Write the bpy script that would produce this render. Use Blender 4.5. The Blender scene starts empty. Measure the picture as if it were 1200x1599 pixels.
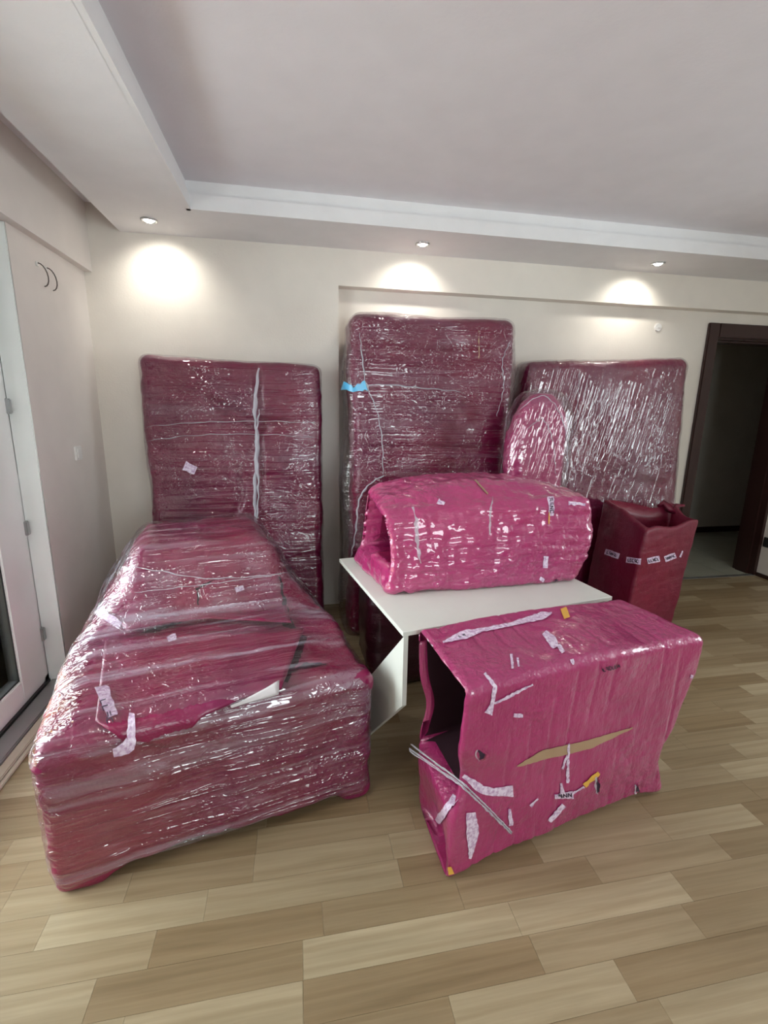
import bpy, bmesh, math, random
import numpy as np
from mathutils import Vector, Matrix, noise as mnoise
from mathutils.bvhtree import BVHTree
random.seed(7)
S = bpy.context.scene
COL = S.collection

# ------------------------------------------------------------------ camera
CH = 1.5; YAW, PITCH, ROLL, F = 0.18869813, -0.21987192, 0.01721733, 739.84
def cam_axes():
    f = Vector((math.sin(YAW)*math.cos(PITCH), math.cos(YAW)*math.cos(PITCH), math.sin(PITCH)))
    rt = Vector((math.cos(YAW), -math.sin(YAW), 0)); up = rt.cross(f)
    return rt*math.cos(ROLL)+up*math.sin(ROLL), -rt*math.sin(ROLL)+up*math.cos(ROLL), f
CR, CU, CF = cam_axes()
cd = bpy.data.cameras.new('camera'); cam = bpy.data.objects.new('camera', cd); COL.objects.link(cam)
M = Matrix((CR, CU, -CF)).transposed().to_4x4(); M.translation = (0, 0, CH); cam.matrix_world = M
cd.sensor_fit = 'HORIZONTAL'; cd.sensor_width = 36; cd.lens = F/1200*36; cd.clip_start = .05
S.camera = cam
def ray(px, py): return (CR*((px-600)/F) - CU*((py-799.5)/F) + CF).normalized()

# ------------------------------------------------------------------ world, lights, exposure
S.view_settings.view_transform = 'Standard'; S.view_settings.look = 'None'
S.view_settings.gamma = 1; S.view_settings.use_curve_mapping = False
S.view_settings.exposure = -.05
S.cycles.transparent_max_bounces = 32
w = bpy.data.worlds.new('sky'); S.world = w; w.use_nodes = True
bg = w.node_tree.nodes['Background']; bg.inputs[0].default_value = (.91, .955, 1, 1); bg.inputs[1].default_value = 13.5
def area(name, loc, target, sx, sy, power, col):
    l = bpy.data.lights.new(name, 'AREA'); l.shape = 'RECTANGLE'; l.size = sx; l.size_y = sy; l.energy = power; l.color = col
    o = bpy.data.objects.new(name, l); COL.objects.link(o); o.location = loc
    o.rotation_euler = (Vector(target)-Vector(loc)).to_track_quat('-Z', 'Y').to_euler(); return o
# light portals in the two openings: they emit nothing, they only guide the sky's light in
for nm, lc, tg, sx, sy in (('portal_balcony_door', (-1.45, 1.725, 1.15), (1, 1.725, 1.15), 1.8, 2.3), ('portal_rear_window', (1.15, -2.62, 1.6), (1.15, 3, 1.6), 1.9, 1.4), ('portal_right_window', (4.40, .8, 1.55), (0, .8, 1.55), 1.4, 1.4)):
    area(nm, lc, tg, sx, sy, 1, (1, 1, 1)).data.cycles.is_portal = True

# ------------------------------------------------------------------ node helpers
def mat(name):
    m = bpy.data.materials.new(name); m.use_nodes = True
    nt = m.node_tree; b = nt.nodes['Principled BSDF']; return m, nt, b
def N(nt, t, **kw):
    n = nt.nodes.new(t)
    for k, v in kw.items():
        if k.startswith('i_'): n.inputs[int(k[2:])].default_value = v
        else: setattr(n, k, v)
    return n
def L(nt, a, b): nt.links.new(a, b)
def mapping(nt, coord='Object', scale=(1, 1, 1), rot=(0, 0, 0), pre=None):
    tc = N(nt, 'ShaderNodeTexCoord'); src = tc.outputs[coord]
    if pre is not None:
        p = N(nt, 'ShaderNodeMapping'); p.inputs['Rotation'].default_value = pre; L(nt, src, p.inputs[0]); src = p.outputs[0]
    mp = N(nt, 'ShaderNodeMapping'); mp.inputs['Scale'].default_value = scale; mp.inputs['Rotation'].default_value = rot
    L(nt, src, mp.inputs[0]); return mp.outputs[0]
def noise(nt, vec, scale=1, detail=3, rough=.5, dist=0):
    n = N(nt, 'ShaderNodeTexNoise'); n.inputs['Scale'].default_value = scale; n.inputs['Detail'].default_value = detail
    n.inputs['Roughness'].default_value = rough; n.inputs['Distortion'].default_value = dist
    L(nt, vec, n.inputs['Vector']); return n.outputs['Fac']
def ramp(nt, fac, stops):
    r = N(nt, 'ShaderNodeValToRGB'); e = r.color_ramp.elements
    while len(e) < len(stops): e.new(.5)
    for i, (p, c) in enumerate(stops):
        e[i].position = p; e[i].color = c if len(c) == 4 else (*c, 1)
    L(nt, fac, r.inputs[0]); return r.outputs[0]
def math_(nt, op, a, b=None, clamp=False):
    n = N(nt, 'ShaderNodeMath', operation=op); n.use_clamp = clamp
    for i, x in enumerate((a, b)):
        if x is None: continue
        if isinstance(x, (int, float)): n.inputs[i].default_value = x
        else: L(nt, x, n.inputs[i])
    return n.outputs[0]
def bump(nt, h, dist, strength=1, prev=None):
    b = N(nt, 'ShaderNodeBump'); b.inputs['Distance'].default_value = dist; b.inputs['Strength'].default_value = strength
    L(nt, h, b.inputs['Height'])
    if prev is not None: L(nt, prev, b.inputs['Normal'])
    return b.outputs[0]
def mixc(nt, fac, a, b, typ='MIX'):
    n = N(nt, 'ShaderNodeMix', data_type='RGBA', blend_type=typ)
    for i, x in ((0, fac), (6, a), (7, b)):
        if isinstance(x, (int, float)): n.inputs[i].default_value = x
        elif isinstance(x, tuple): n.inputs[i].default_value = (*x[:3], 1)
        else: L(nt, x, n.inputs[i])
    return n.outputs[2]
MT = {}
def simple(name, col, rough=.5, metal=0, bumpamt=0, bscale=200, spec=.5):
    m, nt, b = mat(name); b.inputs['Base Color'].default_value = (*col, 1); b.inputs['Roughness'].default_value = rough
    b.inputs['Metallic'].default_value = metal; b.inputs['Specular IOR Level'].default_value = spec
    v = mapping(nt)
    n = noise(nt, v, 6, 4)
    L(nt, mixc(nt, n, tuple(c*.93 for c in col), tuple(min(1, c*1.05) for c in col)), b.inputs['Base Color'])
    if bumpamt: L(nt, bump(nt, noise(nt, v, bscale, 3), bumpamt), b.inputs['Normal'])
    MT[name] = m; return m
simple('wall_paint', (.78, .725, .655), .55, bumpamt=.0008, bscale=90)
simple('wall_paint_left', (.78, .72, .68), .55, bumpamt=.0008, bscale=90)
simple('ceiling_paint', (.80, .77, .80), .7, bumpamt=.0006, bscale=60)
simple('soffit_paint', (.80, .79, .80), .6, bumpamt=.0006, bscale=60)
simple('hall_paint', (.62, .58, .52), .6)
simple('dark_wood', (.035, .013, .011), .3, bumpamt=.0003, bscale=60)
simple('white_pvc', (.86, .88, .86), .25)
simple('chrome', (.5, .5, .5), .3, 1)
simple('black_plastic', (.02, .02, .02), .4)
simple('aluminium', (.38, .38, .38), .35, .7)
simple('sill_stone', (.50, .44, .35), .5)
simple('tile', (.42, .42, .34), .25)
simple('ochre', (.55, .33, .06), .7)
simple('laminate_white', (.76, .78, .72), .35, bumpamt=.0002)
simple('foam_white', (.62, .58, .60), .8, bumpamt=.001, bscale=100)
simple('tape_yellow', (.75, .42, .07), .4)
simple('tape_brown', (.40, .26, .16), .4)
simple('shade_black', (.03, .006, .014), .8)  # near-black colour standing in for shade in the hollow and sheet gaps
simple('ink', (.03, .015, .04), .4)
simple('tape_blue', (.10, .45, .75), .3)
simple('white_plastic', (.82, .80, .78), .3)
simple('steel_rod', (.15, .13, .12), .35, .8)
# lamp lens
m, nt, b = mat('lamp_lens'); b.inputs['Emission Color'].default_value = (1, .98, .93, 1); b.inputs['Emission Strength'].default_value = 30; MT['lamp_lens'] = m
# glass
m, nt, b = mat('glass'); out = nt.nodes['Material Output']; nt.nodes.remove(b)
g = N(nt, 'ShaderNodeBsdfGlossy'); g.inputs['Roughness'].default_value = .02; t = N(nt, 'ShaderNodeBsdfTransparent'); t.inputs[0].default_value = (.93, .96, .95, 1)
mx = N(nt, 'ShaderNodeMixShader'); fr = N(nt, 'ShaderNodeLayerWeight'); fr.inputs[0].default_value = .2; L(nt, fr.outputs[0], mx.inputs[0]); L(nt, t.outputs[0], mx.inputs[1]); L(nt, g.outputs[0], mx.inputs[2]); L(nt, mx.outputs[0], out.inputs[0]); MT['glass'] = m

# wood strips of the laminate floor: tone from object colour, grain from position
def wood_mat():
    m, nt, b = mat('laminate_oak')
    oi = N(nt, 'ShaderNodeObjectInfo'); gi = N(nt, 'ShaderNodeNewGeometry')
    tc = N(nt, 'ShaderNodeTexCoord')
    rnd = math_(nt, 'FRACT', math_(nt, 'ADD', oi.outputs['Random'], gi.outputs['Random Per Island']))
    comb = N(nt, 'ShaderNodeCombineXYZ'); L(nt, math_(nt, 'MULTIPLY', rnd, 37.), comb.inputs[0]); L(nt, math_(nt, 'MULTIPLY', rnd, 91.), comb.inputs[1])
    add = N(nt, 'ShaderNodeVectorMath', operation='ADD'); L(nt, gi.outputs['Position'], add.inputs[0]); L(nt, comb.outputs[0], add.inputs[1])
    mp = N(nt, 'ShaderNodeMapping'); mp.inputs['Scale'].default_value = (1.6, 16, 1); L(nt, add.outputs[0], mp.inputs[0])
    mp2 = N(nt, 'ShaderNodeMapping'); mp2.inputs['Scale'].default_value = (4, 130, 1); L(nt, add.outputs[0], mp2.inputs[0])
    wv = N(nt, 'ShaderNodeTexWave', wave_type='BANDS', bands_direction='Y'); wv.inputs['Scale'].default_value = .35; wv.inputs['Distortion'].default_value = 9
    wv.inputs['Detail'].default_value = 3; wv.inputs['Detail Scale'].default_value = 1.2; L(nt, mp.outputs[0], wv.inputs['Vector'])
    n1 = noise(nt, mp.outputs[0], .8, 4, .6, .6); n2 = noise(nt, mp2.outputs[0], 1, 3, .6)
    tone = math_(nt, 'ADD', math_(nt, 'MULTIPLY', rnd, .35), oi.outputs['Color'] if False else 0.)
    sep = N(nt, 'ShaderNodeSeparateColor'); L(nt, oi.outputs['Color'], sep.inputs[0])
    # object colour red channel: explicit tone; 1 means "random"
    isr = math_(nt, 'GREATER_THAN', sep.outputs[0], .95)
    tn = N(nt, 'ShaderNodeMix', data_type='FLOAT'); L(nt, isr, tn.inputs[0]); L(nt, sep.outputs[0], tn.inputs[2]); L(nt, rnd, tn.inputs[3])
    base = ramp(nt, tn.outputs[0], [(0, (.255, .182, .100)), (.5, (.320, .245, .148)), (1, (.420, .345, .225))])
    g1 = ramp(nt, n1, [(.25, (.80, .78, .74)), (.7, (1.1, 1.1, 1.1))])
    g2 = ramp(nt, wv.outputs[0], [(0, (.90, .88, .85)), (.5, (1.04, 1.04, 1.04)), (1, (1, 1, 1))])
    g3 = ramp(nt, n2, [(.3, (.93, .92, .90)), (.7, (1.05, 1.05, 1.05))])
    c = mixc(nt, 1., mixc(nt, 1., mixc(nt, 1., base, g1, 'MULTIPLY'), g2, 'MULTIPLY'), g3, 'MULTIPLY')
    L(nt, c, b.inputs['Base Color']); b.inputs['Roughness'].default_value = .36; b.inputs['Specular IOR Level'].default_value = .45
    L(nt, bump(nt, n2, .0004), b.inputs['Normal']); MT['laminate_oak'] = m
wood_mat()

# magenta bubble wrap
def wrap_mat(name, col, col2, bub=.0025, cre=.006, scale=85, rough=.28, streak=None, coat=.5):
    m, nt, b = mat(name)
    v = mapping(nt)
    warp = N(nt, 'ShaderNodeTexNoise'); warp.inputs['Scale'].default_value = 9; L(nt, v, warp.inputs['Vector'])
    ad = N(nt, 'ShaderNodeVectorMath', operation='MULTIPLY_ADD'); L(nt, warp.outputs['Color'], ad.inputs[0]); ad.inputs[1].default_value = (.03, .03, .03); L(nt, v, ad.inputs[2])
    vo = N(nt, 'ShaderNodeTexVoronoi', feature='F1'); vo.inputs['Scale'].default_value = scale; L(nt, ad.outputs[0], vo.inputs['Vector'])
    cells = math_(nt, 'SUBTRACT', 1., vo.outputs['Distance'])
    patch = ramp(nt, noise(nt, v, 3.5, 3), [(.4, (.15, .15, .15)), (.62, (1, 1, 1))])
    hb = math_(nt, 'MULTIPLY', cells, patch)
    n2 = noise(nt, mapping(nt, scale=streak or (7, 7, 30)), 1, 5, .6, .4)
    n3 = noise(nt, v, 28, 4, .6, .5)
    nb = bump(nt, n2, cre*1.6); nb = bump(nt, n3, cre*.4, 1, nb); nb = bump(nt, hb, bub, 1, nb)
    L(nt, nb, b.inputs['Normal'])
    big = noise(nt, v, 2.3, 3)
    L(nt, mixc(nt, ramp(nt, big, [(.35, (0, 0, 0)), (.68, (1, 1, 1))]), col, col2), b.inputs['Base Color'])
    b.inputs['Roughness'].default_value = rough; b.inputs['Coat Weight'].default_value = coat; b.inputs['Coat IOR'].default_value = 1.65; b.inputs['Coat Roughness'].default_value = .05
    b.inputs['Specular IOR Level'].default_value = .55
    MT[name] = m; return m
wrap_mat('wrap_bright', (.44, .028, .145), (.38, .024, .140), bub=.006, cre=.008, scale=48, coat=1)
wrap_mat('wrap_front', (.40, .028, .145), (.33, .020, .115), bub=.003, cre=.006, streak=(26, 26, 5), coat=.8, scale=70)
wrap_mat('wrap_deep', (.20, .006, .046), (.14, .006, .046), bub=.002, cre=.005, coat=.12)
wrap_mat('wrap_sofa', (.26, .007, .055), (.20, .010, .075), bub=.0012, cre=.004, coat=.12)
wrap_mat('wrap_shade', (.05, .003, .012), (.03, .003, .010), bub=.001, cre=.006, rough=.4)
wrap_mat('wrap_red', (.17, .003, .026), (.13, .003, .024), bub=.001, cre=.003, coat=.05, rough=.42)

# stretch film: thin clear plastic, glossy, slightly milky where it bunches
def film_mat(name, pre=(0, 0, 0), scale=(4, 90, 90), amp=.0015, crump=.0012, milk=(.0, .35), thr=(.52, .74), cs=18, gl=.28, facet=9, sp=4, f0=.06):
    m, nt, b = mat(name); out = nt.nodes['Material Output']; nt.nodes.remove(b)
    vs = mapping(nt, scale=scale, pre=pre); v = mapping(nt)
    def sparse(fac, k):      # thin isolated ridges, flat in between
        return math_(nt, 'POWER', math_(nt, 'SUBTRACT', 1., math_(nt, 'ABSOLUTE', math_(nt, 'MULTIPLY', math_(nt, 'SUBTRACT', fac, .5), 4.)), True), k)
    s1 = noise(nt, mapping(nt, scale=tuple(x*.42 for x in scale), pre=pre), 1, 2, .5, .4)
    s0 = noise(nt, mapping(nt, scale=tuple(max(x*.13, .7) for x in scale), pre=pre), 1, 1.5, .5, .3)
    c1 = noise(nt, v, cs, 2, .5, 1.0)
    area_ = ramp(nt, noise(nt, v, 3.1, 2), [(.40, (0, 0, 0)), (.56, (1, 1, 1))])
    nb = bump(nt, s0, amp*facet); nb = bump(nt, sparse(s1, sp), amp, 1, nb)
    nb = bump(nt, math_(nt, 'MULTIPLY', sparse(c1, 3), area_), crump, 1, nb)
    t = N(nt, 'ShaderNodeBsdfTransparent'); t.inputs[0].default_value = (.99, .97, .99, 1)
    d = N(nt, 'ShaderNodeBsdfDiffuse'); d.inputs[0].default_value = (.74, .70, .84, 1); L(nt, nb, d.inputs['Normal'])
    s3 = noise(nt, mapping(nt, scale=tuple(x*.12 for x in scale), pre=pre), 1, 3, .6)
    mk = ramp(nt, math_(nt, 'ADD', math_(nt, 'MULTIPLY', s1, .45), math_(nt, 'MULTIPLY', s3, .55)),
              [(thr[0], (milk[0],)*3), (thr[1], (milk[1],)*3)])
    m1 = N(nt, 'ShaderNodeMixShader'); L(nt, mk, m1.inputs[0]); L(nt, t.outputs[0], m1.inputs[1]); L(nt, d.outputs[0], m1.inputs[2])
    g = N(nt, 'ShaderNodeBsdfGlossy'); g.inputs['Roughness'].default_value = .035; L(nt, nb, g.inputs['Normal'])
    fr = N(nt, 'ShaderNodeLayerWeight'); fr.inputs['Blend'].default_value = gl; L(nt, nb, fr.inputs['Normal'])
    fac = math_(nt, 'MULTIPLY', math_(nt, 'ADD', fr.outputs['Fresnel'], f0), 1.0, True); fac = math_(nt, 'MINIMUM', fac, .40)
    m2 = N(nt, 'ShaderNodeMixShader'); L(nt, fac, m2.inputs[0]); L(nt, m1.outputs[0], m2.inputs[1]); L(nt, g.outputs[0], m2.inputs[2])
    L(nt, m2.outputs[0], out.inputs[0]); MT[name] = m; return m
R13 = math.radians(13.2)
film_mat('film_sofa', pre=(0, 0, -R13), scale=(3, 70, 70), milk=(.0, .40), thr=(.50, .70), amp=.0034, crump=.0030, facet=8, sp=3, f0=.10)
film_mat('film_tall', scale=(3, 20, 60), milk=(0, .14), amp=.0034, crump=.0032, facet=9)
film_mat('film_vertical', pre=(0, math.radians(-14), 0), scale=(60, 20, 1.6), milk=(.0, .10), amp=.0034, crump=.0004, facet=5, sp=2.2, f0=.075)
m, nt, b = mat('film_strand'); b.inputs['Base Color'].default_value = (.72, .70, .78, 1); b.inputs['Roughness'].default_value = .12; b.inputs['Alpha'].default_value = .5
L(nt, bump(nt, noise(nt, mapping(nt, scale=(120, 120, 20)), 1, 3), .004), b.inputs['Normal']); MT['film_strand'] = m
# printed white tape, dark broken print across it
m, nt, b = mat('tape_white'); v = mapping(nt)
L(nt, mixc(nt, ramp(nt, noise(nt, v, 90, 3), [(.35, (0, 0, 0)), (.6, (1, 1, 1))]), (.52, .33, .52), (.80, .68, .82)), b.inputs['Base Color'])
b.inputs['Roughness'].default_value = .25; L(nt, bump(nt, noise(nt, v, 120, 3), .002), b.inputs['Normal']); MT['tape_white'] = m

# ------------------------------------------------------------------ object helpers
def mesh_obj(name, V, Fc, m, parent=None, loc=(0, 0, 0), smooth=False, kind=None):
    me = bpy.data.meshes.new(name)
    V = np.asarray(V, float)
    if isinstance(Fc, np.ndarray):
        Fc = Fc.astype(np.int32); n = len(Fc)
        me.vertices.add(len(V)); me.vertices.foreach_set('co', V.astype(np.float32).ravel())
        me.loops.add(n*4); me.loops.foreach_set('vertex_index', Fc.ravel())
        me.polygons.add(n); me.polygons.foreach_set('loop_start', np.arange(0, n*4, 4, dtype=np.int32))
        me.update(calc_edges=True)
    else:
        me.from_pydata([tuple(v) for v in V], [], Fc)
    me.materials.append(m if not isinstance(m, str) else MT[m])
    if smooth: me.polygons.foreach_set('use_smooth', [True]*len(me.polygons))
    o = bpy.data.objects.new(name, me); COL.objects.link(o); o.location = loc
    if parent: o.parent = parent
    if kind: o['kind'] = kind
    return o
def boxes(name, lst, m, parent=None, kind=None, bev=0, loc=(0, 0, 0)):
    bm = bmesh.new()
    for (x0, x1, y0, y1, z0, z1) in lst:
        r = bmesh.ops.create_cube(bm, size=1)
        for v in r['verts']: v.co = Vector(((x0+x1)/2+v.co.x*(x1-x0), (y0+y1)/2+v.co.y*(y1-y0), (z0+z1)/2+v.co.z*(z1-z0))) - Vector(loc)
    if bev: bmesh.ops.bevel(bm, geom=bm.edges[:], offset=bev, segments=2, affect='EDGES')
    me = bpy.data.meshes.new(name); bm.to_mesh(me); bm.free(); me.materials.append(MT[m])
    o = bpy.data.objects.new(name, me); COL.objects.link(o); o.location = loc
    if parent: o.parent = parent
    if kind: o['kind'] = kind
    return o
def prism(name, pts, axis, a, b_, m, parent=None, loc=(0, 0, 0)):
    """extrude 2D outline pts; axis 0: pts are (y,z) from x=a to x=b_"""
    n = len(pts); V = []
    for t in (a, b_):
        for p in pts: V.append((t, p[0], p[1]) if axis == 0 else (p[0], t, p[1]) if axis == 1 else (p[0], p[1], t))
    V = np.array(V)-np.array(loc)
    Fc = [tuple(range(n))[::-1], tuple(range(n, 2*n))]+[(i, (i+1) % n, n+(i+1) % n, n+i) for i in range(n)]
    return mesh_obj(name, V, Fc, m, parent, loc)
def thing(name, label, cat, loc, group=None):
    o = bpy.data.objects.new(name, None); COL.objects.link(o); o.location = loc; o.empty_display_size = .1
    o['label'] = label; o['category'] = cat
    if group: o['group'] = group
    return o
def child(o, t):   # meshes are built in world coordinates, then parented to an unrotated empty
    o.parent = t; o.location = Vector(o.location)-t.location if o.location.length else -Vector(t.location)
    return o

# ------------------------------------------------------------------ numpy noise
def _h(i, j, k, s):
    n = (i*374761393+j*668265263+k*2147483647+s*1274126177) & 0xffffffff
    n = ((n ^ (n >> 13))*1274126177) & 0xffffffff
    return ((n ^ (n >> 16)) & 0xffff)/65535.
def vn(P, s=0):
    P = np.asarray(P, float); I = np.floor(P).astype(np.int64); f = P-I; f = f*f*(3-2*f); r = 0
    for a in (0, 1):
        for b in (0, 1):
            for c in (0, 1):
                wgt = (f[:, 0] if a else 1-f[:, 0])*(f[:, 1] if b else 1-f[:, 1])*(f[:, 2] if c else 1-f[:, 2])
                r = r+wgt*_h(I[:, 0]+a, I[:, 1]+b, I[:, 2]+c, s)
    return r*2-1
def fbm(P, o=3, s=0):
    r = 0; a = 1
    for i in range(o): r = r+a*vn(P*2**i+i*7.3, s+i); a *= .5
    return r
def ridge(P, o=2, s=0):
    r = 0; a = 1
    for i in range(o): r = r+a*(1-2*np.abs(vn(P*2**i+i*3.1, s+i))); a *= .5
    return r
def sst(a, b, x): t = np.clip((x-a)/(b-a), 0, 1); return t*t*(3-2*t)

# ------------------------------------------------------------------ wrapped-bundle generator
def cubegrid(nx, ny, nz):
    n = (nx, ny, nz); idx = {}; V = []; Fc = []
    arrs = []
    for ax in range(3):
        a, b = [(1, 2), (2, 0), (0, 1)][ax]
        for side in (0, 1):
            ia, ib = np.meshgrid(np.arange(n[a]+1), np.arange(n[b]+1), indexing='ij')
            g = np.zeros((n[a]+1, n[b]+1, 3), int); g[..., ax] = side*n[ax]; g[..., a] = ia; g[..., b] = ib
            key = (g[..., 0]*(n[1]+1)+g[..., 1])*(n[2]+1)+g[..., 2]
            q = np.stack([key[:-1, :-1], key[1:, :-1], key[1:, 1:], key[:-1, 1:]], -1).reshape(-1, 4)
            if not side: q = q[:, ::-1]
            arrs.append(q)
    Q = np.concatenate(arrs); u, inv = np.unique(Q, return_inverse=True); Q = inv.reshape(Q.shape)
    k = u; z = k % (n[2]+1); k = k//(n[2]+1); y = k % (n[1]+1); x = k//(n[1]+1)
    P = np.stack([x/n[0]*2-1, y/n[1]*2-1, z/n[2]*2-1], -1)
    return P, Q
def normals(V, Q):
    a = V[Q[:, 2]]-V[Q[:, 0]]; b = V[Q[:, 3]]-V[Q[:, 1]]; n = np.cross(a, b)
    r = np.zeros_like(V)
    for i in range(4): np.add.at(r, Q[:, i], n)
    return r/np.maximum(np.linalg.norm(r, axis=1, keepdims=True), 1e-9)
def bundle(corners, step, r, warp=None, disp=None, inflate=0):
    """corners: FLb FRb BRb BLb FLt FRt BRt BLt (front = towards camera)"""
    C = np.array(corners, float)
    dims = np.array([np.linalg.norm(C[1]-C[0]), np.linalg.norm(C[3]-C[0]), np.linalg.norm(C[4]-C[0])])
    n = np.maximum(3, (dims/step)).astype(int)
    P, Q = cubegrid(*n)
    a = dims/2; q = P*a; inn = np.clip(q, -(a-r), a-r); d = q-inn
    d = d/np.maximum(np.linalg.norm(d, axis=1, keepdims=True), 1e-9)
    q = inn+d*(r+inflate); p = (q/a+1)/2
    x, y, z = p.T
    def w(i): return i
    X = np.stack([(1-x)*(1-y)*(1-z), x*(1-y)*(1-z), x*y*(1-z), (1-x)*y*(1-z), (1-x)*(1-y)*z, x*(1-y)*z, x*y*z, (1-x)*y*z], -1)
    V = X@C
    U = (P+1)/2
    if warp is not None: V = warp(V, p, U, P, C)
    Nn = normals(V, Q)
    if disp is not None: V = V+Nn*disp(V, p, Nn)[:, None]
    return V, Q
def put(name, VQ, m, t, smooth=True, inner=None, inner_m=None):
    V, Q = VQ; loc = np.array(t.location)
    o = mesh_obj(name, V-loc, Q, m, t, smooth=smooth)
    if inner is not None:
        o.data.materials.append(MT[inner_m]); o.data.polygons.foreach_set('material_index', (inner[Q].max(1) > .25).astype(np.int32)); o.data.update()
    return o
CAV = {}
def bvh(V, Q): return BVHTree.FromPolygons([Vector(v) for v in V], [tuple(q) for q in Q.tolist()])
O = Vector((0, 0, CH))
def hit(bv, px, py, off=.003):
    d = ray(px, py); h = bv.ray_cast(O, d)
    if h[0] is None: return None
    n = h[1] if h[1].dot(d) < 0 else -h[1]
    return h[0]+n*off
def ribbon(name, bv, cl, wd, m, t, off=.003, step=6., jag=0):
    """a strip of tape laid on the wrapped surface; cl = centre line, wd = widths"""
    pts = []; 
    for i in range(len(cl)-1):
        a = Vector(cl[i]); b = Vector(cl[i+1]); n = max(1, int((b-a).length/step))
        for k in range(n): pts.append((a.lerp(b, k/n), wd[i]+(wd[i+1]-wd[i])*k/n))
    pts.append((Vector(cl[-1]), wd[-1])); V = []; ok = []
    for i, (p, wd_) in enumerate(pts):
        d = (pts[min(i+1, len(pts)-1)][0]-pts[max(i-1, 0)][0]).normalized(); nn = Vector((-d.y, d.x))
        j = [random.uniform(-jag, jag) for _ in (0, 1)]
        row = [hit(bv, *(p+nn*(wd_/2*s+ (j[0] if s < 0 else j[1] if s > 0 else 0))), off) for s in (-1, 0, 1)]
        ok.append(all(r is not None for r in row)); V += [r if r is not None else Vector((0, 0, 0)) for r in row]
    Fc = []
    for i in range(len(pts)-1):
        if ok[i] and ok[i+1]:
            if (V[3*i+1]-V[3*i+4]).length > .15: continue
            Fc += [(3*i, 3*i+1, 3*i+4, 3*i+3), (3*i+1, 3*i+2, 3*i+5, 3*i+4)]
    if not Fc: return None
    used = sorted({i for f in Fc for i in f}); mp = {u: k for k, u in enumerate(used)}
    LAST[0] = mesh_obj(name, [V[u]-t.location for u in used], [tuple(mp[i] for i in f) for f in Fc], m, t, smooth=True)
    return LAST[0]
LAST = [None]
def scribble(bv, px, py, wpx, hpx, ang, t, n=6, thick=1.3, seed=0, loose=False):
    """illegible dark print: little strokes on a label, one joined mesh"""
    rr = random.Random(seed); V = []; Fc = []; ca, sa = math.cos(ang), math.sin(ang)
    def tr(u, v): return px+u*ca-v*sa, py+u*sa+v*ca
    for i in range(n):
        u0 = (i+.15)/n*wpx-wpx/2; u1 = (i+.8)/n*wpx-wpx/2
        kind = rr.choice('NLSC'); h = hpx/2
        segs = {'N': [(u0, h, u0, -h), (u0, -h, u1, h), (u1, h, u1, -h)], 'L': [(u0, -h, u0, h), (u0, h, u1, h)],
                'S': [(u0, -h, u1, -h), (u0, 0, u1, 0), (u1, 0, u1, h)], 'C': [(u1, -h, u0, -h), (u0, -h, u0, h), (u0, h, u1, h)]}[kind]
        for (a, b, c, d) in segs:
            dx, dy = c-a, d-b; l = math.hypot(dx, dy) or 1; nx, ny = -dy/l*thick/2, dx/l*thick/2
            q = [hit(bv, *tr(*p), .0045) for p in ((a-nx, b-ny), (c-nx, d-ny), (c+nx, d+ny), (a+nx, b+ny))]
            if None in q: continue
            k = len(V); V += [x-t.location for x in q]; Fc.append((k, k+1, k+2, k+3))
    if Fc: mesh_obj('printed_mark', V, Fc, 'ink', t if loose else LAST[0])
def tube(name, pts, rad, m, t, seg=8, twist=0):
    V = []; Fc = []; pts = [Vector(p) for p in pts]; n = len(pts)
    for i, p in enumerate(pts):
        d = (pts[min(i+1, n-1)]-pts[max(i-1, 0)]).normalized(); a = d.orthogonal().normalized() if i == 0 else (a-d*a.dot(d)).normalized(); b = d.cross(a)
        r = rad[i] if hasattr(rad, '__len__') else rad
        for k in range(seg):
            th = 2*math.pi*k/seg+twist*i; e = r*(1+.35*math.cos(3*(th)))if twist else r
            V.append(p+a*math.cos(th)*e+b*math.sin(th)*e-t.location)
    for i in range(n-1):
        for k in range(seg): Fc.append((i*seg+k, i*seg+(k+1) % seg, (i+1)*seg+(k+1) % seg, (i+1)*seg+k))
    Fc += [tuple(range(seg))[::-1], tuple(range((n-1)*seg, n*seg))]
    return mesh_obj(name, V, Fc, m, t, smooth=True)

# ------------------------------------------------------------------ ROOM
XL, YB, YN, XR = -1.236, 3.43, 3.525, 4.26
ZS, ZC, YR = 2.51, 2.655, -2.5
NX, NZ = .318, 2.283
DX0, DX1, DZ = 3.40, 4.25, 2.10
# back wall: pillar left of niche, beam above niche, recessed niche wall with a doorway
boxes('wall_back', [(XL-.25, NX, YB, 3.73, -.02, 2.9), (NX, 7.4, YB, 3.73, NZ, 2.9),
                    (NX, DX0, YN, 3.73, -.02, NZ), (DX0, DX1, YN, 3.73, DZ, NZ), (DX1, 7.4, YN, 3.73, -.02, NZ)], 'wall_paint', kind='structure')
LY0, LY1, LZ = .85, 2.60, 2.27
boxes('wall_left', [(XL-.3, XL, LY1, YB+.01, -.02, LZ), (XL-.3, XL, YR, LY0, -.02, LZ), (XL-.3, XL+.045, YR, YB+.01, LZ, 2.9)], 'wall_paint_left', kind='structure')
RY0, RY1 = .15, 1.45
boxes('wall_right', [(XR, XR+.2, YR, RY0, -.02, 2.9), (XR, XR+.2, RY1, YN, -.02, 2.9), (XR, XR+.2, RY0, RY1, -.02, .9), (XR, XR+.2, RY0, RY1, 2.25, 2.9)], 'wall_paint', kind='structure')
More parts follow.
